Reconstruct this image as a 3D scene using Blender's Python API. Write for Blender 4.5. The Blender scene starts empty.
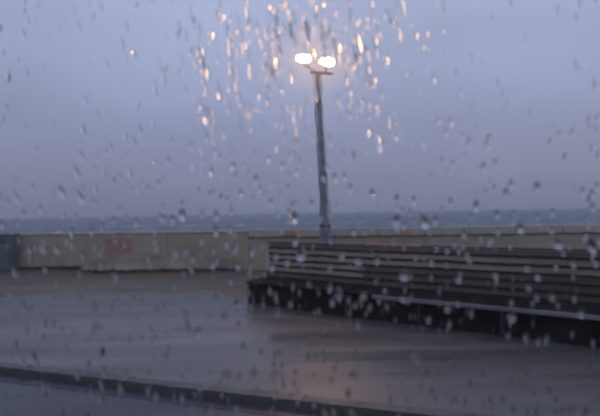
import bpy, bmesh, math, random
from mathutils import Vector, Matrix, Euler
R = math.radians
random.seed(7)
sc = bpy.context.scene
COL = sc.collection

# ------------------------------------------------------------------ camera
EYE = 1.60                                   # eye height above the promenade paving
cam_d = bpy.data.cameras.new('camera')
cam = bpy.data.objects.new('camera', cam_d); COL.objects.link(cam)
cam_d.sensor_width = 36.0
cam_d.lens = 31.2
cam_d.clip_start = 0.02
cam_d.clip_end = 12000
cam_d.dof.use_dof = True
cam_d.dof.focus_distance = 0.85              # phone focused near the wet glass
cam_d.dof.aperture_fstop = (cam_d.lens / 1000.0) / 0.0050
cam_d.dof.aperture_ratio = 1.7
cam_d.dof.aperture_blades = 0
ROLL = 1.0
cam.matrix_world = Matrix.Translation((0, 0, EYE)) @ Matrix.Rotation(R(90.5), 4, 'X') @ Matrix.Rotation(R(-ROLL), 4, 'Z')
sc.camera = cam

# ------------------------------------------------------------------ sky, sun, exposure
SUN_EL, SUN_AZ = R(14), R(80)
w = bpy.data.worlds.new("World"); sc.world = w; w.use_nodes = True
nt = w.node_tree; nt.nodes.clear()
N = nt.nodes.new; L = nt.links.new
out = N('ShaderNodeOutputWorld'); add = N('ShaderNodeAddShader')
bg1 = N('ShaderNodeBackground'); bg2 = N('ShaderNodeBackground')
sky = N('ShaderNodeTexSky'); sky.sky_type = 'NISHITA'; sky.sun_disc = False
sky.sun_elevation = SUN_EL; sky.sun_rotation = SUN_AZ
sky.air_density = 2.0; sky.dust_density = 1.0
L(sky.outputs[0], bg1.inputs[0]); bg1.inputs[1].default_value = 0.006
# dusk cloud deck: dim at the horizon, brighter overhead, with soft broad clouds
tc = N('ShaderNodeTexCoord'); sep = N('ShaderNodeSeparateXYZ'); L(tc.outputs['Generated'], sep.inputs[0])
mp = N('ShaderNodeMapRange'); mp.inputs['From Min'].default_value = 0.0; mp.inputs['From Max'].default_value = 0.60
L(sep.outputs['Z'], mp.inputs['Value'])
cr = N('ShaderNodeValToRGB'); L(mp.outputs[0], cr.inputs[0])
els = cr.color_ramp.elements
els[0].position = 0.0; els[0].color = (0.188, 0.212, 0.335, 1)
els[1].position = 1.0; els[1].color = (0.465, 0.530, 0.725, 1)
e = els.new(0.28); e.color = (0.262, 0.295, 0.452, 1)
e = els.new(0.62); e.color = (0.392, 0.442, 0.635, 1)
mpn = N('ShaderNodeMapping'); mpn.inputs['Scale'].default_value = (1.0, 1.0, 2.4); L(tc.outputs['Generated'], mpn.inputs[0])
nz = N('ShaderNodeTexNoise'); nz.inputs['Scale'].default_value = 1.7; nz.inputs['Detail'].default_value = 3.0
L(mpn.outputs[0], nz.inputs['Vector'])
mr2 = N('ShaderNodeMapRange'); mr2.inputs['From Min'].default_value = 0.3; mr2.inputs['From Max'].default_value = 0.7
mr2.inputs['To Min'].default_value = 0.84; mr2.inputs['To Max'].default_value = 1.14
L(nz.outputs['Fac'], mr2.inputs['Value'])
vm = N('ShaderNodeVectorMath'); vm.operation = 'SCALE'
L(cr.outputs[0], vm.inputs[0]); L(mr2.outputs[0], vm.inputs['Scale'])
L(vm.outputs[0], bg2.inputs[0]); bg2.inputs[1].default_value = 1.0
L(bg1.outputs[0], add.inputs[0]); L(bg2.outputs[0], add.inputs[1]); L(add.outputs[0], out.inputs[0])

sd = bpy.data.lights.new('sun', 'SUN'); sd.energy = 0.06; sd.angle = R(25); sd.color = (1.0, 0.93, 0.86)
so = bpy.data.objects.new('sun', sd); COL.objects.link(so)
so.rotation_euler = (R(90) - SUN_EL, 0, -SUN_AZ + R(180))
sc.view_settings.view_transform = 'Standard'
sc.view_settings.look = 'None'
sc.view_settings.exposure = 0.0
sc.view_settings.gamma = 1.0
sc.cycles.max_bounces = 14
sc.cycles.transmission_bounces = 12
sc.cycles.glossy_bounces = 5
sc.cycles.diffuse_bounces = 3
sc.cycles.caustics_refractive = True
sc.cycles.sample_clamp_indirect = 0
sc.cycles.use_denoising = True

# ------------------------------------------------------------------ helpers
F = 520.0
CM = cam.matrix_world.to_3x3()
def ray(px, py):
    return CM @ Vector(((px - 300) / F, -(py - 208) / F, -1.0))
def ground(px, py, z=0.0):
    r = ray(px, py); t = (z - EYE) / r.z
    return Vector((r.x * t, r.y * t, z))
def at(px, py, Y):
    r = ray(px, py); t = Y / r.y
    return Vector((r.x * t, Y, EYE + r.z * t))

def tag(o, label=None, cat=None, group=None, kind=None):
    if label: o['label'] = label
    if cat: o['category'] = cat
    if group: o['group'] = group
    if kind: o['kind'] = kind
    return o
def empty(name, M):
    o = bpy.data.objects.new(name, None); COL.objects.link(o); o.matrix_world = M
    o.empty_display_size = 0.2
    return o
def link(name, me, parent=None, loc=(0, 0, 0), rot=(0, 0, 0)):
    o = bpy.data.objects.new(name, me); COL.objects.link(o)
    if parent: o.parent = parent
    o.location = loc; o.rotation_euler = rot
    return o
def to_mesh(bm, name, mat, smooth=False):
    me = bpy.data.meshes.new(name); bm.normal_update(); bm.to_mesh(me); bm.free()
    if mat: me.materials.append(mat)
    if smooth:
        for p in me.polygons: p.use_smooth = True
    return me
def add_box(bm, x0, x1, y0, y1, z0, z1, M=None):
    vs = [Vector((x, y, z)) for z in (z0, z1) for y in (y0, y1) for x in (x0, x1)]
    if M: vs = [M @ v for v in vs]
    v = [bm.verts.new(p) for p in vs]
    for f in ((0, 2, 3, 1), (4, 5, 7, 6), (0, 1, 5, 4), (2, 6, 7, 3), (0, 4, 6, 2), (1, 3, 7, 5)):
        bm.faces.new([v[i] for i in f])
def box_mesh(name, x0, x1, y0, y1, z0, z1, mat, bev=0.0, seg=1):
    bm = bmesh.new(); add_box(bm, x0, x1, y0, y1, z0, z1)
    if bev: bmesh.ops.bevel(bm, geom=bm.edges[:], offset=bev, segments=seg, affect='EDGES')
    return to_mesh(bm, name, mat)
def add_tube(bm, pts, rads, n=12, cap=True):
    rings = []
    for i, p in enumerate(pts):
        p = Vector(p)
        d = (Vector(pts[min(i + 1, len(pts) - 1)]) - Vector(pts[max(i - 1, 0)])).normalized()
        a = Vector((0, 1, 0)) if abs(d.y) < 0.9 else Vector((1, 0, 0))
        u = d.cross(a).normalized(); v = d.cross(u)
        rings.append([bm.verts.new(p + (u * math.cos(t) + v * math.sin(t)) * rads[i]) for t in [2 * math.pi * k / n for k in range(n)]])
    for a, b in zip(rings, rings[1:]):
        for k in range(n): bm.faces.new((a[k], a[(k + 1) % n], b[(k + 1) % n], b[k]))
    if cap: bm.faces.new(rings[0][::-1]); bm.faces.new(rings[-1])
def tube_mesh(name, pts, rads, mat, n=12):
    bm = bmesh.new(); add_tube(bm, pts, rads, n)
    bmesh.ops.recalc_face_normals(bm, faces=bm.faces[:])
    return to_mesh(bm, name, mat)

def mat(name, c1, c2, scale=3.0, rough=(0.4, 0.7), spec=0.5, bump=0.2, bscale=30.0, stretch=(1, 1, 1), detail=6.0, metal=0.0, coords='Object', bdist=0.004, rot=0.0, c3=None, s3=0.6):
    m = bpy.data.materials.new(name); m.use_nodes = True
    t = m.node_tree; n = t.nodes; l = t.links
    b = n['Principled BSDF']
    tc = n.new('ShaderNodeTexCoord'); mp = n.new('ShaderNodeMapping'); mp.inputs['Scale'].default_value = stretch
    mp.inputs['Rotation'].default_value = (0, 0, rot)
    l.new(tc.outputs[coords], mp.inputs[0])
    nz = n.new('ShaderNodeTexNoise'); nz.inputs['Scale'].default_value = scale; nz.inputs['Detail'].default_value = detail; nz.inputs['Roughness'].default_value = 0.6
    l.new(mp.outputs[0], nz.inputs['Vector'])
    r = n.new('ShaderNodeValToRGB'); r.color_ramp.elements[0].position = 0.34; r.color_ramp.elements[1].position = 0.66
    r.color_ramp.elements[0].color = (*c1, 1); r.color_ramp.elements[1].color = (*c2, 1)
    l.new(nz.outputs['Fac'], r.inputs[0])
    col = r.outputs[0]
    if c3:
        n3 = n.new('ShaderNodeTexNoise'); n3.inputs['Scale'].default_value = s3; n3.inputs['Detail'].default_value = 4
        l.new(mp.outputs[0], n3.inputs['Vector'])
        r3 = n.new('ShaderNodeValToRGB'); r3.color_ramp.elements[0].position = 0.48; r3.color_ramp.elements[1].position = 0.68
        l.new(n3.outputs['Fac'], r3.inputs[0])
        mx = n.new('ShaderNodeMix'); mx.data_type = 'RGBA'
        l.new(r3.outputs[0], mx.inputs[0]); l.new(col, mx.inputs[6]); mx.inputs[7].default_value = (*c3, 1)
        col = mx.outputs[2]
    l.new(col, b.inputs['Base Color'])
    nr = n.new('ShaderNodeTexNoise'); nr.inputs['Scale'].default_value = scale * 0.55; nr.inputs['Detail'].default_value = 4
    l.new(mp.outputs[0], nr.inputs['Vector'])
    m2 = n.new('ShaderNodeMapRange'); m2.inputs['From Min'].default_value = 0.35; m2.inputs['From Max'].default_value = 0.65
    m2.inputs['To Min'].default_value = rough[0]; m2.inputs['To Max'].default_value = rough[1]
    l.new(nr.outputs['Fac'], m2.inputs['Value']); l.new(m2.outputs[0], b.inputs['Roughness'])
    b.inputs['Specular IOR Level'].default_value = spec; b.inputs['Metallic'].default_value = metal
    if bump:
        nb = n.new('ShaderNodeTexNoise'); nb.inputs['Scale'].default_value = bscale; nb.inputs['Detail'].default_value = 5
        l.new(tc.outputs[coords], nb.inputs['Vector'])
        bp = n.new('ShaderNodeBump'); bp.inputs['Strength'].default_value = bump; bp.inputs['Distance'].default_value = bdist
        l.new(nb.outputs['Fac'], bp.inputs['Height']); l.new(bp.outputs[0], b.inputs['Normal'])
    return m

# ------------------------------------------------------------------ base lines of the place (metres)
K0, K1 = ground(0, 362), ground(430, 409)            # kerb edge
W0, W1 = ground(0, 273), ground(600, 268)            # foot of the sea wall
kd = (K1 - K0).normalized(); kn = Vector((-kd.y, kd.x, 0))      # kn points to the sea
wd = (W1 - W0).normalized(); wn = Vector((-wd.y, wd.x, 0))
KROT = math.atan2(kd.y, kd.x); WROT = math.atan2(wd.y, wd.x)
MK = Matrix.Translation(K0) @ Matrix.Rotation(KROT, 4, 'Z')     # kerb frame: x along kerb, y to the sea
MW = Matrix.Translation(W0) @ Matrix.Rotation(WROT, 4, 'Z')     # wall frame
iMW = MW.inverted(); iMK = MK.inverted()

# materials
M_pave = mat('wet_paving', (0.074, 0.071, 0.073), (0.126, 0.119, 0.118), 1.5, (0.20, 0.48), 0.5, 0.5, 26, stretch=(0.30, 1.8, 1), rot=-KROT, c3=(0.115, 0.098, 0.100), s3=0.5)
M_road = mat('wet_asphalt', (0.030, 0.030, 0.044), (0.055, 0.055, 0.075), 1.6, (0.25, 0.45), 0.5, 0.5, 60, stretch=(0.25, 1.6, 1), rot=-KROT)
M_kerb = mat('kerb_stone', (0.050, 0.053, 0.050), (0.095, 0.096, 0.092), 5, (0.35, 0.6), 0.4, 0.4, 30)
M_gutter = mat('gutter_stone', (0.032, 0.034, 0.042), (0.055, 0.056, 0.070), 5, (0.25, 0.45), 0.3, 0.4, 30)
M_land = mat('wet_ground', (0.05, 0.05, 0.055), (0.08, 0.08, 0.085), 0.5, (0.5, 0.7), 0.4, 0.2, 6)
M_sand = mat('wet_sand', (0.090, 0.062, 0.042), (0.160, 0.112, 0.076), 1.4, (0.45, 0.75), 0.35, 0.5, 20, stretch=(0.4, 1.4, 1), rot=-WROT, c3=(0.10, 0.095, 0.10))
M_wall = mat('stained_render', (0.320, 0.275, 0.205), (0.480, 0.410, 0.305), 1.1, (0.6, 0.85), 0.25, 0.5, 24, stretch=(0.6, 1, 1.0), c3=(0.42, 0.36, 0.27), s3=0.8)
M_cream = mat('cream_render', (0.190, 0.160, 0.120), (0.330, 0.280, 0.205), 1.6, (0.6, 0.85), 0.25, 0.5, 24)
M_cope = mat('coping_concrete', (0.360, 0.315, 0.260), (0.520, 0.455, 0.380), 2.0, (0.5, 0.7), 0.3, 0.4, 24, stretch=(0.5, 1, 1))
M_shade = mat('painted_shade', (0.020, 0.017, 0.018), (0.050, 0.038, 0.034), 6, (0.4, 0.7), 0.3, 0.6, 40)
M_redpaint = mat('faded_red_paint', (0.33, 0.17, 0.15), (0.42, 0.25, 0.21), 6, (0.5, 0.7), 0.3, 0.2, 40)
M_orange = mat('plain_orange', (0.42, 0.22, 0.14), (0.50, 0.29, 0.19), 8, (0.5, 0.7), 0.3, 0.2, 40)
M_teal = mat('teal_paint', (0.090, 0.120, 0.125), (0.135, 0.170, 0.170), 3, (0.3, 0.5), 0.5, 0.1, 30)
M_steel = mat('painted_steel', (0.110, 0.130, 0.180), (0.240, 0.265, 0.320), 9, (0.35, 0.55), 0.5, 0.2, 60, stretch=(1, 1, 0.5))
M_dark = mat('dark_metal', (0.020, 0.020, 0.024), (0.040, 0.038, 0.044), 6, (0.4, 0.6), 0.5, 0.1, 60)
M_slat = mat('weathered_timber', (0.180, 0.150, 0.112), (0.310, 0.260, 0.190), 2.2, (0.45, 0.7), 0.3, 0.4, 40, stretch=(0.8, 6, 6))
M_slat2 = mat('dark_timber', (0.050, 0.041, 0.032), (0.105, 0.087, 0.066), 2.2, (0.4, 0.65), 0.4, 0.4, 40, stretch=(0.8, 6, 6))
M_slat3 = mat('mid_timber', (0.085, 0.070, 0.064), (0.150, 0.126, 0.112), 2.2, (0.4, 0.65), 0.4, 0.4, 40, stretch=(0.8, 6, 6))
M_redslat = mat('red_stained_timber', (0.28, 0.095, 0.085), (0.42, 0.18, 0.15), 3, (0.45, 0.7), 0.3, 0.3, 40, stretch=(0.8, 6, 6))
M_under = mat('black_timber_and_shade', (0.010, 0.009, 0.009), (0.030, 0.024, 0.022), 3, (0.8, 0.95), 0.1, 0.3, 30)
M_seat = mat('pale_wet_board', (0.15, 0.15, 0.16), (0.26, 0.25, 0.26), 2.2, (0.25, 0.5), 0.5, 0.3, 40, stretch=(0.8, 6, 6))
M_trim = mat('black_rubber', (0.012, 0.012, 0.013), (0.02, 0.02, 0.021), 8, (0.5, 0.7), 0.4, 0.05, 80)
M_door = mat('grey_car_lining', (0.03, 0.03, 0.033), (0.045, 0.045, 0.05), 20, (0.6, 0.8), 0.3, 0.1, 200)

def glass(name, ior, color=(1, 1, 1)):
    m = bpy.data.materials.new(name); m.use_nodes = True
    t = m.node_tree; t.nodes.clear()
    g = t.nodes.new('ShaderNodeBsdfGlass'); o = t.nodes.new('ShaderNodeOutputMaterial')
    g.inputs['IOR'].default_value = ior; g.inputs['Roughness'].default_value = 0.0; g.inputs['Color'].default_value = (*color, 1)
    t.links.new(g.outputs[0], o.inputs[0]); return m
M_glass = glass('window_glass', 1.5, (0.99, 0.99, 1.0)); M_water = glass('rain_water', 1.333)

# wet pane: a thin rippled film that has run down the glass, and a little fine mist on it
t = M_glass.node_tree; g = [n for n in t.nodes if n.type == 'BSDF_GLASS'][0]; o = [n for n in t.nodes if n.type == 'OUTPUT_MATERIAL'][0]
tc = t.nodes.new('ShaderNodeTexCoord'); mp = t.nodes.new('ShaderNodeMapping'); mp.inputs['Scale'].default_value = (1.0, 1.0, 0.22)
mp.inputs['Rotation'].default_value = (0, R(10), 0)
nz = t.nodes.new('ShaderNodeTexNoise'); nz.inputs['Scale'].default_value = 420; nz.inputs['Detail'].default_value = 2
bp = t.nodes.new('ShaderNodeBump'); bp.inputs['Strength'].default_value = 1.0; bp.inputs['Distance'].default_value = 0.000018
t.links.new(tc.outputs['Object'], mp.inputs[0]); t.links.new(mp.outputs[0], nz.inputs['Vector'])
t.links.new(nz.outputs['Fac'], bp.inputs['Height']); t.links.new(bp.outputs[0], g.inputs['Normal'])
g2 = t.nodes.new('ShaderNodeBsdfGlass'); g2.inputs['IOR'].default_value = 1.5; g2.inputs['Roughness'].default_value = 0.30
ms = t.nodes.new('ShaderNodeMixShader'); ms.inputs[0].default_value = 0.05
t.links.new(g.outputs[0], ms.inputs[1]); t.links.new(g2.outputs[0], ms.inputs[2]); t.links.new(ms.outputs[0], o.inputs[0])

def lampmat(name, col, s):
    m = bpy.data.materials.new(name); m.use_nodes = True
    t = m.node_tree; t.nodes.clear()
    g = t.nodes.new('ShaderNodeEmission'); o = t.nodes.new('ShaderNodeOutputMaterial')
    nz = t.nodes.new('ShaderNodeTexNoise'); nz.inputs['Scale'].default_value = 9
    tc = t.nodes.new('ShaderNodeTexCoord'); t.links.new(tc.outputs['Object'], nz.inputs['Vector'])
    mr = t.nodes.new('ShaderNodeMapRange'); mr.inputs['To Min'].default_value = s * 0.8; mr.inputs['To Max'].default_value = s * 1.2
    t.links.new(nz.outputs['Fac'], mr.inputs['Value']); t.links.new(mr.outputs[0], g.inputs['Strength'])
    # the bulb burns in the middle of the lens; towards the rim it is dimmer and more orange
    mp = t.nodes.new('ShaderNodeMapping'); mp.inputs['Scale'].default_value = (5.1, 0, 9.3); t.links.new(tc.outputs['Object'], mp.inputs[0])
    ln = t.nodes.new('ShaderNodeVectorMath'); ln.operation = 'LENGTH'; t.links.new(mp.outputs[0], ln.inputs[0])
    fr = t.nodes.new('ShaderNodeValToRGB'); t.links.new(ln.outputs['Value'], fr.inputs[0]); e_ = fr.color_ramp.elements
    e_[0].position = 0.45; e_[0].color = (1, 1, 1, 1); e_[1].position = 1.0; e_[1].color = (0.07, 0.07, 0.07, 1)
    mu = t.nodes.new('ShaderNodeMath'); mu.operation = 'MULTIPLY'; t.links.new(fr.outputs[0], mu.inputs[0]); t.links.new(mr.outputs[0], mu.inputs[1])
    t.links.new(mu.outputs[0], g.inputs['Strength'])
    g.inputs['Color'].default_value = (*col, 1); t.links.new(g.outputs[0], o.inputs[0]); return m
M_lamp = lampmat('sodium_lens', (1.0, 0.50, 0.15), 80)

# ------------------------------------------------------------------ ground sheets
def sheet(name, pts, m, z=None):
    bm = bmesh.new(); vs = [bm.verts.new((p[0], p[1], z if z is not None else p[2])) for p in pts]
    bm.faces.new(vs); bm.normal_update()
    for f in bm.faces:
        if f.normal.z < 0: f.normal_flip()
    o = link(name, to_mesh(bm, name, m)); tag(o, kind='structure'); return o
ROADZ = -0.075
def kp(x, y, z=0.0): return MK @ Vector((x, y, z))
def wp(x, y, z=0.0): return MW @ Vector((x, y, z))
LX, RX = -22, 45
sheet('land', [wp(-3000, -3000), wp(3000, -3000), wp(3000, 0.2), wp(-3000, 0.2)], M_land, ROADZ - 0.02)
sheet('road', [kp(LX, -7.0), kp(RX, -7.0), kp(RX, -0.15), kp(LX, -0.15)], M_road, ROADZ)
# promenade paving as a slab with a real thickness
bm = bmesh.new()
top = [kp(LX, 0.002), kp(RX, 0.002), wp(RX, 0.05), wp(LX, 0.05)]
a = [bm.verts.new((p.x, p.y, 0.0)) for p in top]; b_ = [bm.verts.new((p.x, p.y, ROADZ - 0.05)) for p in top]
bm.faces.new(a); bm.faces.new(b_[::-1])
for i in range(4): bm.faces.new((a[i], b_[i], b_[(i + 1) % 4], a[(i + 1) % 4]))
bmesh.ops.recalc_face_normals(bm, faces=bm.faces[:])
tag(link('promenade_paving', to_mesh(bm, 'promenade_paving', M_pave)), kind='structure')
# wet sand blown against the wall: irregular low bank
SANDX = (iMW @ at(80, 250, 14.6)).x
bm = bmesh.new(); rows = []
nx = 130
for i in range(nx + 1):
    x = -14 + 34 * i / nx
    wdt = 4.1 + 0.5 * math.sin(x * 0.9) + 0.35 * math.sin(x * 2.3 + 1) + 0.2 * math.sin(x * 5.1)
    if x > 8: wdt *= max(0.25, 1 - (x - 8) * 0.12)
    hgt = 0.014 + 0.008 * math.sin(x * 1.7) + 0.085 / (1 + math.exp((x - SANDX) * 4))
    rows.append([bm.verts.new(wp(x, -wdt * t, 0.004 + hgt * (1 - t) ** 2 + 0.004 * math.sin(9 * x + 7 * t))) for t in (0, 0.12, 0.3, 0.5, 0.75, 0.97)] +
                [bm.verts.new(wp(x, -wdt, -0.01))])
for a, b2 in zip(rows, rows[1:]):
    for k in range(6): bm.faces.new((a[k], b2[k], b2[k + 1], a[k + 1]))
bmesh.ops.recalc_face_normals(bm, faces=bm.faces[:])
tag(link('sand', to_mesh(bm, 'sand', M_sand, True)), 'wet brown sand blown along the foot of the sea wall', 'sand', kind='stuff')

# kerb and gutter: single stones with open joints
kerb = empty('kerb', MK); tag(kerb, kind='structure')
stone = box_mesh('kerb_stone', 0.0005, 0.8995, -0.15, 0.0, ROADZ - 0.04, 0.006, M_kerb, 0.004, 2)
gut = box_mesh('gutter_stone', 0.004, 0.896, -0.33, -0.153, ROADZ - 0.04, ROADZ + 0.006, M_gutter, 0.003)
for i in range(-9, 16):
    x = i * 0.9
    j = (random.uniform(-.003, .003))
    link('kerb_stone', stone, kerb, (x, j, random.uniform(-.003, .003)))
    link('gutter_stone', gut, kerb, (x, 0, random.uniform(-.002, .002)))

# ------------------------------------------------------------------ sea
bm = bmesh.new(); rows = []
y = 1.2; ys = []
while y < 9000: ys.append(y); y *= 1.028; y += 0.25
for j, y in enumerate(ys):
    row = []
    for i in range(121):
        x = (i / 60 - 1) * (40 + y * 1.3)
        amp = 0.22 * min(1, 900 / (y + 1))
        z = -2.6 + amp * (math.sin(x * 0.31 + y * 0.47 + 1.3 * math.sin(x * .07)) + 0.7 * math.sin(-x * 0.63 + y * 0.93 + 2) + 0.6 * random.uniform(-1, 1))
        row.append(bm.verts.new(wp(x, y, z)))
    rows.append(row)
for a, b2 in zip(rows, rows[1:]):
    for k in range(120): bm.faces.new((a[k], a[k + 1], b2[k + 1], b2[k]))
M_sea = mat('sea_water', (0.070, 0.095, 0.135), (0.110, 0.140, 0.185), 0.05, (0.4, 0.6), 0.35, 0.8, 0.9, stretch=(0.25, 1, 1), bdist=0.5)
t = M_sea.node_tree; b = t.nodes['Principled BSDF']                  # sparse foam crests
tc = t.nodes.new('ShaderNodeTexCoord'); mpp = t.nodes.new('ShaderNodeMapping'); mpp.inputs['Scale'].default_value = (0.10, 0.05, 1)
nz = t.nodes.new('ShaderNodeTexNoise'); nz.inputs['Scale'].default_value = 1.6; nz.inputs['Detail'].default_value = 5
t.links.new(tc.outputs['Object'], mpp.inputs[0]); t.links.new(mpp.outputs[0], nz.inputs['Vector'])
rr = t.nodes.new('ShaderNodeValToRGB'); rr.color_ramp.elements[0].position = 0.61; rr.color_ramp.elements[1].position = 0.69
t.links.new(nz.outputs['Fac'], rr.inputs[0])
mx = t.nodes.new('ShaderNodeMix'); mx.data_type = 'RGBA'; mx.inputs[7].default_value = (0.5, 0.53, 0.6, 1)
t.links.new(b.inputs['Base Color'].links[0].from_socket, mx.inputs[6]); t.links.new(rr.outputs[0], mx.inputs[0])
t.links.new(mx.outputs[2], b.inputs['Base Color'])
tag(link('sea', to_mesh(bm, 'sea', M_sea, True)), kind='structure')

# ------------------------------------------------------------------ sea wall
# split in wall-frame x where the thick coping starts
SPLIT = (iMW @ at(243, 250, 13.6)).x
TEAL = (iMW @ at(15, 250, 14.8)).x
H = 1.13
wall = empty('sea_wall', MW)
tag(wall, 'low beige rendered wall with thin edge and red painted patch in front of the sea', 'wall')
x = SPLIT; k = 0
while x > -16:
    w_ = 2.35
    pm = box_mesh('wall_panel', -w_ + 0.006, -0.006, 0, 0.28, -0.12, H - 0.06, M_wall, 0.008)
    link('wall_panel', pm, wall, (x, random.uniform(-.004, .004), 0))
    cm = box_mesh('coping_stone', -w_ + 0.004, -0.004, -0.025, 0.305, H - 0.058, H, M_cope, 0.012)
    link('coping_stone', cm, wall, (x, 0, random.uniform(-.004, .004)))
    x -= w_; k += 1
# ragged dark band painting the undercut's shade at the foot, drifting up and down
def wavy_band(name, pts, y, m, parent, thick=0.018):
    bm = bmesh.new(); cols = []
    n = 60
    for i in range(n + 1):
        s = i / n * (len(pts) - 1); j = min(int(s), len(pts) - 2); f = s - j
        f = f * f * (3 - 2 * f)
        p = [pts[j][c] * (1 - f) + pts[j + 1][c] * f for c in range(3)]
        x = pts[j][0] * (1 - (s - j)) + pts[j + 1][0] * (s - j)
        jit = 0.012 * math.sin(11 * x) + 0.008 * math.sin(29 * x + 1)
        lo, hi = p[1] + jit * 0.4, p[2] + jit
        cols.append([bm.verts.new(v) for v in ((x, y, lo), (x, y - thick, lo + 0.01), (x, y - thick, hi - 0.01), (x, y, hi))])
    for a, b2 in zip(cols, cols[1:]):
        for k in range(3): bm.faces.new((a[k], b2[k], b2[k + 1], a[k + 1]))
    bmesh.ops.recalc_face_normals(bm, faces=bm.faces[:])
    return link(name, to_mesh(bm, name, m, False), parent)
def wx(px): return (iMW @ at(px, 250, (W0.y + (W1.y - W0.y) * px / 600))).x
wavy_band('shade_band', [(wx(14), .10, .14), (wx(28), .09, .17), (wx(60), .09, .18), (wx(75), .05, .19), (wx(86), .02, .14)], -0.004, M_shade, wall)
# the wall foot bellies out into a rough cream toe, its contact shade painted dark where it meets the ground
toe = [(76, .0, .10), (90, .22, .30), (108, .46, .50), (130, .50, .52), (160, .42, .48), (195, .26, .42), (225, .10, .34), (242, .03, .28)]
def toe_at(px):
    for a, b2 in zip(toe, toe[1:]):
        if px <= b2[0]:
            f = (px - a[0]) / (b2[0] - a[0]); f = f * f * (3 - 2 * f)
            return a[1] + (b2[1] - a[1]) * f, a[2] + (b2[2] - a[2]) * f
    return toe[-1][1:]
bm = bmesh.new(); bm2 = bmesh.new(); c1, c2_ = [], []
for i in range(91):
    px = 76 + 166 * i / 90; f, h = toe_at(px); X = wx(px); q = 0.012 * math.sin(9 * X) + 0.008 * math.sin(23 * X)
    c1.append([bm.verts.new((X, -0.003 - f * k, h * z + q * (1 - abs(2 * z - 1)))) for k, z in ((0, 1), (.18, .82), (.45, .60), (.75, .38), (.94, .20), (1, .10))])
    e = 0.10 + q
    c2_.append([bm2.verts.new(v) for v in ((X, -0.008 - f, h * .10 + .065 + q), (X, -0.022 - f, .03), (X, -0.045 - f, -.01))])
for a, b2 in zip(c1, c1[1:]):
    for k in range(5): bm.faces.new((a[k], b2[k], b2[k + 1], a[k + 1]))
for a, b2 in zip(c2_, c2_[1:]):
    for k in range(2): bm2.faces.new((a[k], b2[k], b2[k + 1], a[k + 1]))
for b3 in (bm, bm2): bmesh.ops.recalc_face_normals(b3, faces=b3.faces[:])
link('wall_toe', to_mesh(bm, 'wall_toe', M_cream, True), wall)
link('shade_band', to_mesh(bm2, 'shade_band', M_shade), wall)
# red painted notice patch
bm = bmesh.new(); x0, x1 = wx(105), wx(132); n = 14; lo = []; hi = []
for i in range(n + 1):
    f = i / n; x = x0 + (x1 - x0) * f
    lo.append(bm.verts.new((x, -0.0075, 0.44 + 0.05 * math.sin(5 * f) + 0.02 * math.sin(31 * f))))
    hi.append(bm.verts.new((x, -0.0075, 0.98 - 0.10 * abs(f - .5) + 0.015 * math.sin(23 * f))))
for i in range(n): bm.faces.new((lo[i], lo[i + 1], hi[i + 1], hi[i]))
link('red_paint_patch', to_mesh(bm, 'red_paint_patch', M_redpaint), wall)

wall2 = empty('coped_wall', MW @ Matrix.Translation((SPLIT, 0, 0)))
tag(wall2, 'beige promenade wall with thick pale coping running behind the slatted benches', 'wall')
x = 0.0; k = 0
cx_or = [(290, 12), (405, 9)]
pm2 = box_mesh('wall_panel', 0.006, 2.394, 0, 0.28, -0.12, H - 0.225, M_wall, 0.008)
cm2 = box_mesh('coping_stone', 0.004, 1.196, -0.075, 0.355, H - 0.2, H + 0.015, M_cope, 0.02, 2)
sh2 = box_mesh('coping_shade_strip', 0.004, 1.196, 0.03, 0.26, H - 0.223, H - 0.202, M_shade)  # dark strip that paints the shadow line under the coping
while x < 22:
    link('wall_panel', pm2, wall2, (x, random.uniform(-.004, .004), 0))
    for q in (0, 1.2):
        link('coping_stone', cm2, wall2, (x + q, random.uniform(-.006, .006), random.uniform(-.006, .006)))
        link('coping_shade_strip', sh2, wall2, (x + q, 0, 0))
    x += 2.4
for px, wpx in cx_or:  # small flat orange marks on the coping face
    X = wx(px) - SPLIT; hw = wpx / 2 * 13 / F
    link('orange_mark', box_mesh('orange_mark', X - hw, X + hw, -0.089, -0.083, H - 0.16, H - 0.02, M_orange, 0.002), wall2)

# ------------------------------------------------------------------ teal service cabinet at the left edge
cab = empty('service_cabinet', MW @ Matrix.Translation((TEAL - 0.98, -0.50, 0)))
tag(cab, 'teal painted metal service cabinet against the wall at the left edge of the photo', 'cabinet')
link('plinth', box_mesh('plinth', 0.02, 0.96, 0.02, 0.42, -0.02, 0.10, M_kerb, 0.01), cab)
link('housing', box_mesh('housing', 0, 0.98, 0.0, 0.44, 0.102, 1.10, M_teal, 0.012), cab)
link('lid', box_mesh('lid', -0.03, 1.01, -0.03, 0.46, 1.102, 1.15, M_teal, 0.012), cab)
dm = box_mesh('door', 0.0, 0.44, -0.018, -0.002, 0.16, 1.05, M_teal, 0.006)
for x in (0.035, 0.505):
    d = link('door', dm, cab, (x, 0, 0))
    link('handle', box_mesh('handle', 0.37 if x < .3 else 0.05, 0.395 if x < .3 else 0.075, -0.045, -0.019, 0.55, 0.70, M_dark, 0.004), d)
lv = box_mesh('louvre', 0.06, 0.38, -0.030, -0.019, 0, 0.012, M_dark)
for x in (0.035, 0.505):
    for i in range(5): link('louvre', lv, cab, (x, 0, 0.90 + i * 0.025))

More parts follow.
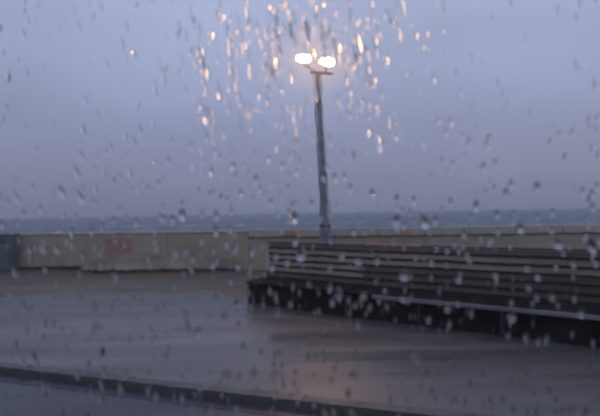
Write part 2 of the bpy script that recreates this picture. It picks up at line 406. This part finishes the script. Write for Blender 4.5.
# ------------------------------------------------------------------ lamp post with two floodlights
LY = 12.35
base = at(328, 270, LY); top_p = at(317.5, 75, LY)
PH = top_p.z
lamp = empty('street_lamp', Matrix.Translation((base.x, LY, 0)))
tag(lamp, 'tall grey steel lamp post with two lit floodlights standing before the sea wall', 'street lamp')
lx = top_p.x - base.x
def pp(f): return (lx * f, 0, PH * f)
pts = [(0, 0, -0.02), (0, 0, 0.04), (0, 0, 0.05)] 
link('base_plate', box_mesh('base_plate', -0.2, 0.2, -0.2, 0.2, -0.01, 0.03, M_dark, 0.006), lamp)
fl = [0.0, 0.25, 0.251, 0.6, 0.95, 1.0]
link('pole', tube_mesh('pole', [pp(0.004), pp(0.26), pp(0.262), pp(0.6), pp(1.0)], [0.132, 0.128, 0.110, 0.094, 0.072], M_steel, 16), lamp)
ring = [tube_mesh('pole_collar', [(0, 0, -0.03), (0, 0, 0.03)], [r, r], M_dark, 16) for r in (0.136, 0.110, 0.10)]
for f, m_ in zip((0.262, ), ring):
    link('pole_collar', m_, lamp, pp(f))
link('access_door', box_mesh('access_door', -0.05, 0.05, -0.138, -0.118, 0.45, 0.85, M_dark, 0.006), lamp)
for sx in (-1, 1):
    for sy in (-1, 1):
        link('anchor_bolt', tube_mesh('anchor_bolt', [(0, 0, 0.02), (0, 0, 0.07)], [0.018, 0.018], M_steel, 6), lamp, (sx * .16, sy * .16, 0))
cl = at(310, 72.5, LY) - Vector((base.x, LY, 0)); c2 = at(332, 73.5, LY) - Vector((base.x, LY, 0))
link('crossarm', tube_mesh('crossarm', [cl, c2], [0.034, 0.034], M_dark, 10), lamp)
for (px, py, nm) in ((304, 58.5, 'left'), (327, 61.8, 'right')):
    c = at(px, py, LY - 0.05) - Vector((base.x, LY, 0))
    fx = link('floodlight', None, lamp) if False else None
    hm = bpy.data.meshes.new('floodlight')
    bm = bmesh.new()
    HW, HH = 0.195, 0.112
    # shell: open-fronted tray that tapers to the back
    def outline(k, y, inset=0.0):
        q = []
        for a_ in [2 * math.pi * (i_ + .5) / 24 for i_ in range(24)]:
            c_, s_ = math.cos(a_), math.sin(a_)
            q.append(((HW - inset) * k * math.copysign(abs(c_) ** .62, c_), y, (HH - inset) * k * math.copysign(abs(s_) ** .62, s_)))
        return q
    V = [[bm.verts.new(p) for p in q] for q in (outline(.55, .17), outline(.9, .06), outline(1, -.02), outline(1, -.02, .016), outline(1, .012, .018))]
    for a, b2 in zip(V, V[1:]):
        for i in range(24): bm.faces.new((a[i], a[(i + 1) % 24], b2[(i + 1) % 24], b2[i]))
    bm.faces.new(V[0]); bm.faces.new(V[-1])
    bmesh.ops.recalc_face_normals(bm, faces=bm.faces[:])
    tilt = R(12); yaw = R(8 if nm == 'right' else -6)
    h = link('floodlight', to_mesh(bm, 'floodlight', M_steel), lamp, c, (tilt, R(2.5), yaw))
    # lens: shallow domed pane
    bm = bmesh.new(); rg = [[bm.verts.new((p[0] * k, -0.004 - 0.035 * (1 - k * k), p[2] * k)) for p in outline(1, 0, .018)] for k in (.99, .75, .5, .25)]
    cv = bm.verts.new((0, -0.039, 0))
    for a, b2 in zip(rg, rg[1:]):
        for i in range(24): bm.faces.new((a[i], a[(i + 1) % 24], b2[(i + 1) % 24], b2[i]))
    for i in range(24): bm.faces.new((rg[-1][i], rg[-1][(i + 1) % 24], cv))
    bmesh.ops.recalc_face_normals(bm, faces=bm.faces[:])
    link('lens', to_mesh(bm, 'lens', M_lamp, True), h)
    ld = bpy.data.lights.new('floodlight_beam', 'SPOT'); ld.energy = 125; ld.color = (1.0, 0.50, 0.24); ld.shadow_soft_size = 0.10
    ld.spot_size = R(34); ld.spot_blend = 0.4                       # cut-off beam thrown down on the promenade
    lo_ = bpy.data.objects.new('floodlight_beam', ld); COL.objects.link(lo_); lo_.parent = lamp
    lo_.location = c + Vector((0, -0.10, -0.02)); lo_.rotation_euler = (R(-48), 0, 0)
    # yoke
    cb = (cl + c2) / 2 + Vector((-0.10 if nm == 'left' else 0.10, 0, 0))
    link('bracket', tube_mesh('bracket', [cb, c + Vector((0, 0.05, -HH - 0.01))], [0.022, 0.018], M_dark, 8), lamp)

# ------------------------------------------------------------------ slatted benches
def bench(p0, p1, label, pale_from, seat_mat, red_until=None):
    """p0-p1: foot line of the front; x along the bench, y to the sea"""
    d = p1 - p0; Lb = d.length
    M = Matrix.Translation((p0.x, p0.y, 0)) @ Matrix.Rotation(math.atan2(d.y, d.x), 4, 'Z')
    o = empty('slatted_bench', M); tag(o, label, 'bench', 'long slatted benches along the promenade')
    # recessed black block added under the seat, its colour standing in for shade
    link('added_shade_block', box_mesh('added_shade_block', 0.06, Lb - 0.06, 0.10, 0.50, -0.005, 0.33, M_under, 0.01), o)
    # end and middle frames
    nfr = max(2, round(Lb / 1.1) + 1)
    bm = bmesh.new()
    prof = [(0.02, 0.0), (0.09, 0.0), (0.12, 0.30), (0.46, 0.30), (0.52, 0.0), (0.60, 0.0), (0.56, 0.36), (0.655, 1.02), (0.60, 1.02), (0.50, 0.40), (0.02, 0.355)]
    a = [bm.verts.new((-.025, y, z)) for y, z in prof]; b2 = [bm.verts.new((.025, y, z)) for y, z in prof]
    bm.faces.new(a); bm.faces.new(b2[::-1])
    for i in range(len(prof)): bm.faces.new((a[i], b2[i], b2[(i + 1) % len(prof)], a[(i + 1) % len(prof)]))
    bmesh.ops.recalc_face_normals(bm, faces=bm.faces[:])
    fm = to_mesh(bm, 'frame', M_dark)
    for i in range(nfr): link('frame', fm, o, (0.03 + (Lb - 0.06) * i / (nfr - 1), 0, 0))
    # seat boards
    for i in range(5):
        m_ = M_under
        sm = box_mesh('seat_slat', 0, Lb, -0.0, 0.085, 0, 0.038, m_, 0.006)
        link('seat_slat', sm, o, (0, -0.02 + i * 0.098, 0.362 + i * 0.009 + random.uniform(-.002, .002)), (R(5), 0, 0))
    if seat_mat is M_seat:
        link('seat_fascia', box_mesh('seat_fascia', 0.45, Lb, -0.045, -0.021, 0.335, 0.392, M_seat, 0.006), o)
    # back boards
    nb = 6
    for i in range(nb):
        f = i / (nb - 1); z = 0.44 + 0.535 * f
        m_ = M_slat if z > pale_from else M_slat2  # lower slats: shade and wet put in as a darker timber
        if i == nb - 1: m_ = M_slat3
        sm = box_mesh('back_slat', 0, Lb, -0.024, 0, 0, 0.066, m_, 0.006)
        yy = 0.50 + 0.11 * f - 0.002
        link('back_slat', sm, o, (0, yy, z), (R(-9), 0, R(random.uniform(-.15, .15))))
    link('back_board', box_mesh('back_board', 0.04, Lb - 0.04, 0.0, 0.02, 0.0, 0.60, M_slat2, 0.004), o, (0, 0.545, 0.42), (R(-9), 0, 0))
    # top rail
    if red_until:
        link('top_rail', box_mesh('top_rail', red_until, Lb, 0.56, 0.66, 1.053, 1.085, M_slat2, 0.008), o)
        tag(link('top_rail', box_mesh('top_rail', 0, red_until - 0.004, 0.56, 0.66, 1.053, 1.085, M_redslat, 0.008), o), label='red stained end of the bench top rail')
    else:
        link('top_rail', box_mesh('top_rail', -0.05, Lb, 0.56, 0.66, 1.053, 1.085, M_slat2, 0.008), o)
    return o
g0, g1 = ground(247, 304), ground(346, 318)
g2, g3 = ground(347.5, 318.3), ground(600, 350)
bench(g0, g1, 'shorter slatted timber bench in front of the lamp post, left of the red topped bench', 0.50, M_slat2)
gd = (g3 - g2).normalized()
bench(g2, g2 + gd * 5.6, 'long slatted timber bench with red rail end and pale seat edge, at right', 0.72, M_seat, 0.95)

# ------------------------------------------------------------------ car door with its wet window
DG = 0.25
pane_w, pane_h = 0.46, 0.235
CARM = Matrix.Translation((0, DG, EYE)) @ Matrix.Rotation(R(-3), 4, 'Z') @ Matrix.Rotation(R(-4), 4, 'X')
car = empty('parked_car', CARM)
tag(car, 'car around the camera, seen only as its closed side window covered in raindrops', 'car')
link('window_glass', box_mesh('window_glass', -pane_w, pane_w, 0, 0.004, -pane_h, pane_h, M_glass), car)
def frame_bar(nm, x0, x1, z0, z1, m_): link(nm, box_mesh(nm, x0, x1, -0.02, 0.024, z0, z1, m_, 0.004, 2), car)
frame_bar('window_seal', -pane_w - 0.02, pane_w + 0.02, pane_h + 0.001, pane_h + 0.03, M_trim)
frame_bar('window_seal', -pane_w - 0.02, pane_w + 0.02, -pane_h - 0.03, -pane_h - 0.001, M_trim)
frame_bar('window_seal', -pane_w - 0.03, -pane_w - 0.001, -pane_h, pane_h, M_trim)
frame_bar('window_seal', pane_w + 0.001, pane_w + 0.03, -pane_h, pane_h, M_trim)
CW, CD, UP, DN = 1.25, 1.45, pane_h + 0.032, -1.05
def cabin(nm, *b): link(nm, box_mesh(nm, *b, M_door, 0.01, 2), car)
cabin('door_panel', -pane_w - 0.031, pane_w + 0.031, -0.05, 0.05, DN, -pane_h - 0.032)
cabin('door_header', -pane_w - 0.031, pane_w + 0.031, -0.03, 0.04, UP, UP + 0.09)
cabin('side_pillar', -CW, -pane_w - 0.033, -0.04, 0.045, DN, UP + 0.09)
cabin('side_pillar', pane_w + 0.033, CW, -0.04, 0.045, DN, UP + 0.09)
cabin('roof_lining', -CW, CW, -CD, 0.03, UP + 0.092, UP + 0.13)
cabin('cabin_floor', -CW, CW, -CD, 0.03, DN - 0.04, DN - 0.002)
cabin('far_door', -CW - 0.06, CW + 0.06, -CD - 0.05, -CD - 0.0005, DN - 0.06, UP + 0.16)
cabin('bulkhead', -CW - 0.05, -CW - 0.0005, -CD, 0.046, DN - 0.06, UP + 0.16)
cabin('bulkhead', CW + 0.0005, CW + 0.05, -CD, 0.046, DN - 0.06, UP + 0.16)

def cap_verts(theta, seed, seg=16, rings=6, tail=0.0, flat=0.0):
    """unit-radius water cap with contact angle theta, wobbly outline; returns verts, faces. y is the height off the glass"""
    rnd = random.Random(seed)
    ph = [rnd.uniform(0, 6.28) for _ in range(3)]
    Rs = 1 / math.sin(theta)
    vs = [(0, Rs - Rs * math.cos(theta), 0)]; fs = []
    for r in range(1, rings + 1):
        rr = r / rings
        for s in range(seg):
            a = 2 * math.pi * s / seg
            wob = 1 + rr * (0.10 * math.sin(2 * a + ph[0]) + 0.07 * math.sin(3 * a + ph[1]) + 0.03 * math.sin(5 * a + ph[2]))
            x, z = rr * math.cos(a) * wob, rr * math.sin(a) * wob
            z0 = rr * abs(math.sin(a)); q = min(1.0, (rr * math.cos(a)) ** 2 + z0 ** 2 * ((1 - flat) + flat * z0 ** 3))
            hgt = (math.sqrt(Rs * Rs - q) - Rs * math.cos(theta)) if r < rings else 0.0
            if tail and z > 0: z *= 1 + tail; x *= 1 - 0.45 * min(1, z / (1 + tail))
            vs.append((x, max(hgt, 0.0), z))
    for s in range(seg): fs.append((0, 1 + s, 1 + (s + 1) % seg))
    for r in range(rings - 1):
        for s in range(seg):
            a, b2 = 1 + r * seg + s, 1 + r * seg + (s + 1) % seg
            fs.append((a, a + seg, b2 + seg, b2))
    nb = len(vs)
    for s in range(seg):                                        # flat base ring (own vertices keep the edge sharp)
        v = vs[1 + (rings - 1) * seg + s]; vs.append((v[0], 0.0, v[2]))
    fs.append(tuple(nb + s for s in range(seg)))
    return vs, fs
def drop_mesh(name, theta, seed, tail=0.0, flat=0.0):
    vs, fs = cap_verts(theta, seed, tail=tail, flat=flat)
    bm = bmesh.new(); V = [bm.verts.new(v) for v in vs]
    for f in fs: bm.faces.new([V[i] for i in f])
    bmesh.ops.remove_doubles(bm, verts=bm.verts[:], dist=1e-5)
    bmesh.ops.recalc_face_normals(bm, faces=bm.faces[:])
    me = to_mesh(bm, name, M_water, True)
    for p in me.polygons:
        if len(p.vertices) > 4: p.use_smooth = False
    me.set_sharp_from_angle(angle=R(22)) if hasattr(me, 'set_sharp_from_angle') else None
    return me
big = [drop_mesh('raindrop', R(th), 10 + i, tl) for i, (th, tl) in enumerate([(50, 0), (46, .2), (54, .1), (48, .3), (52, 0), (45, .5)])]
thin = [drop_mesh('raindrop', R(th), 50 + i, tl, 0.6) for i, (th, tl) in enumerate([(40, .3), (46, .5), (37, .3), (48, .6), (42, 0), (34, .2)])]
U = DG / F                                                       # metres on the glass per unit of the list below
drops = []                                                       # (u, v, half width, half height, lean, mesh)
def D(x, y, w_, h_, lean=0, kind=big): drops.append((x - 300, 208 - y, w_ / 2, h_ / 2, lean, random.choice(kind)))
# large single drops noted on the glass
for x, y, w_, h_, ln in [(205, 107, 12, 17, 12), (204, 128, 6, 13, 10), (179, 208, 9, 13, 14), (294, 213, 9, 12, 0), (68, 163, 6, 14, 20), (72, 188, 7, 14, 28), (52, 182, 7, 13, 28),
        (4, 187, 5, 13, 18), (72, 144, 5, 11, 14), (128, 132, 5, 12, 12), (373, 190, 7, 9, 0), (397, 197, 7, 9, 0), (396, 218, 9, 12, 0), (424, 220, 12, 12, 0), (475, 205, 8, 9, 0),
        (535, 187, 9, 10, 0), (510, 184, 7, 8, 0), (484, 166, 7, 9, 10), (496, 161, 6, 6, 0), (471, 140, 7, 12, 0), (517, 227, 9, 10, 0), (552, 243, 12, 10, 0), (585, 247, 10, 14, 20),
        (300, 250, 12, 13, 0), (286, 257, 6, 9, 0), (357, 257, 8, 8, 0), (402, 272, 12, 10, 0), (337, 290, 8, 12, 0), (236, 297, 9, 12, 8), (255, 174, 8, 8, 0), (232, 159, 7, 7, 0),
        (282, 160, 6, 7, 0), (505, 313, 10, 9, 0), (443, 304, 8, 8, 0), (409, 348, 9, 8, 0), (325, 353, 8, 8, 0), (350, 368, 10, 8, 0), (195, 326, 9, 9, 20), (270, 262, 6, 9, 0), (376, 256, 6, 11, -20),
        (164, 152, 5, 9, 10), (88, 102, 4, 9, 10), (98, 48, 4, 9, 8), (127, 38, 5, 11, 8), (67, 6, 5, 9, 8), (6, 12, 5, 12, 10), (448, 130, 6, 8, 0), (453, 119, 6, 11, 8), (437, 74, 5, 12, 5),
        (351, 184, 6, 7, 0), (345, 173, 6, 7, 0), (450, 200, 6, 7, 0), (566, 262, 7, 9, 0), (549, 264, 6, 8, 0), (462, 232, 6, 8, 0), (210, 258, 6, 12, 20), (188, 262, 5, 12, 20)]:
    lf = max(0, (300 - x) / 300); D(x, y, w_ * .9, h_ * (.92 + .3 * lf), ln + 10 * lf)
# short upright beads and runnels around and above the lamps
for x, y, h_ in [(224, 8, 14), (237, 6, 12), (256, 8, 11), (271, 4, 12), (213, 28, 16), (247, 38, 17), (277, 50, 18), (206, 62, 13), (217, 82, 16), (259, 80, 16), (228, 98, 13), (240, 92, 16), (297, 31, 10),
        (323, 8, 18), (327, 27, 24), (335, 4, 12), (343, 40, 10), (317, 45, 12), (364, 38, 16), (361, 20, 12), (397, 6, 14), (415, 72, 12), (461, 70, 10), (283, 107, 12), (297, 136, 12), (300, 156, 10),
        (345, 150, 9), (356, 154, 10), (331, 134, 9), (351, 108, 8), (285, 130, 9), (229, 43, 12), (240, 21, 12), (247, 100, 11), (293, 66, 14), (276, 70, 10), (281, 24, 13), (305, 15, 11), (311, 36, 9),
        (380, 33, 12), (372, 60, 10), (384, 88, 10), (350, 70, 12), (340, 92, 10), (267, 92, 9), (240, 122, 9), (262, 118, 8), (366, 96, 9), (391, 52, 10), (309, 95, 8)]:
    D(x, y, random.uniform(4.4, 5.8), h_ * 1.15, random.uniform(4, 12), thin)
# the general spatter
def clear(x, y, r):
    if 286 < x < 344 and 46 < y < 82: return False
    return all((x - 300 - d[0]) ** 2 + (208 - y - d[1]) ** 2 > (r + max(d[2], d[3]) * 0.9) ** 2 for d in drops)
tries = 0
while len(drops) < 300 and tries < 20000:
    tries += 1
    x, y = random.uniform(-6, 606), random.uniform(-4, 420)
    # denser low on the glass and round the middle
    dens = 0.34 + 0.66 * min(1, max(0, (y - 130) / 120)) + (0.30 if 190 < x < 400 and y < 130 else 0)
    if random.random() > dens: continue
    left = max(0, min(1, (330 - x) / 330))
    s = random.uniform(3.8, 6.2) * (1.12 if random.random() < .2 else 1)
    if not clear(x, y, s * 0.6): continue
    if y < 130: D(x, y, s * 0.78, s * random.uniform(1.7, 2.5), 8 + 12 * left * random.random(), thin if 190 < x < 420 else big)
    else: D(x, y, s * (1.12 - 0.42 * left), s * (1.15 + 1.5 * left * random.random() ** .4), (20 + 16 * random.random()) * left, big)
S3 = Matrix.Translation((0, 0.00405, 0))
for u, v, hw, hh, ln, me in drops:
    o = link('raindrop', me, car)
    o.matrix_local = Matrix.Translation((u * U, 0.00408, v * U)) @ Matrix.Rotation(R(-ln), 4, 'Y') @ Matrix.Diagonal((hw * U, min(hw, hh) * U, hh * U, 1))
# narrow upright beads round the lamps, too many to pick out singly
streaks = []
while len(streaks) < 640:
    a_, q = random.uniform(0, 6.283), abs(random.gauss(0, 1))
    if q < 0.22: continue
    cx, cy, cs = 302 + 112 * q * math.cos(a_), 42 + 70 * q * math.sin(a_), random.uniform(3.0, 4.9)
    if 284 < cx < 346 and 44 < cy < 84 or abs(cx - 320) < 8 and cy > 60: continue
    for k_ in range(random.choice((1, 2, 3, 3))):            # a runnel breaks into beads one above the other
        streaks.append((cx + k_ * random.uniform(.2, 1.0), cy + k_ * cs * 1.25, cs * random.uniform(.85, 1.1)))
# hundreds of finer specks, also beyond the view
bmv, bmf = [], []
base_caps = [cap_verts(R(th), 90 + i, 8, 3) for i, th in enumerate((42, 48, 52, 38))]
low_caps = [cap_verts(R(th), 190 + i, 10, 4) for i, th in enumerate((33, 38, 43, 36))]
n = 0
NS = len(streaks)
while n < 3600 + NS:
    x, y = random.uniform(-90, 690), random.uniform(-60, 470)
    outside = x < -6 or x > 606 or y < -4 or y > 420
    s = random.uniform(1.1, 2.7) if not outside else random.uniform(1.5, 5)
    hw, hh = s / 2, s / 2 * random.uniform(1.0, 1.9)
    if n >= NS and n < NS + 470:                              # middling beads, thickest low on the pane
        y = random.uniform(110, 416); x = random.uniform(0, 600); s = random.uniform(3.2, 5.6); lf = max(0, (340 - x) / 340)
        hw, hh = s / 2 * (1 - .25 * lf), s / 2 * (1.1 + 1.5 * lf * random.random() ** .5); a = -R(2 + 32 * lf * random.random() ** .5)
    if n >= 1500 + NS:                                        # the rest of the pane, left and right of the view
        x = random.choice((random.uniform(-640, -8), random.uniform(608, 1240))); y = random.uniform(-240, 660); s = random.uniform(2.0, 6.0)
        hw, hh = s / 2, s / 2 * random.uniform(1.0, 2.0)
    if n < NS: x, y, s = streaks[n]; hw, hh = s / 2, s / 2 * random.uniform(1.3, 1.7)
    elif 284 < x < 346 and 44 < y < 84 or abs(x - 321) < 7 and 60 < y < 210: continue
    a = -R(random.uniform(2, 22))
    vs, fs = random.choice(low_caps if n < NS else base_caps); o0 = len(bmv)
    for vx, vy, vz in vs:
        X, Z = vx * hw, vz * hh
        bmv.append((((x - 300) + X * math.cos(a) + Z * math.sin(a)) * U * 1.0, 0.00408 + vy * min(hw, hh) * U, ((208 - y) - X * math.sin(a) + Z * math.cos(a)) * U))
    for f in fs: bmf.append(tuple(o0 + i for i in f))
    n += 1
me = bpy.data.meshes.new('fine_spray'); me.from_pydata(bmv, [], bmf); me.materials.append(M_water)
bm = bmesh.new(); bm.from_mesh(me); bmesh.ops.recalc_face_normals(bm, faces=bm.faces[:])
for f in bm.faces: f.smooth = len(f.verts) <= 4
bm.to_mesh(me); bm.free()
tag(link('fine_spray', me, car), kind='stuff')

# ------------------------------------------------------------------ rain haze over the sea
hm = bpy.data.materials.new('rain_haze'); hm.use_nodes = True
t = hm.node_tree; t.nodes.clear(); o = t.nodes.new('ShaderNodeOutputMaterial'); v = t.nodes.new('ShaderNodeVolumePrincipled')
v.inputs['Color'].default_value = (0.93, 0.95, 1.0, 1); v.inputs['Density'].default_value = 0.0004; v.inputs['Anisotropy'].default_value = 0.2
t.links.new(v.outputs[0], o.inputs['Volume'])
tag(link('haze', box_mesh('haze', -13000, 13000, -5000, 11500, -4.2, 8.0, hm)), kind='stuff')
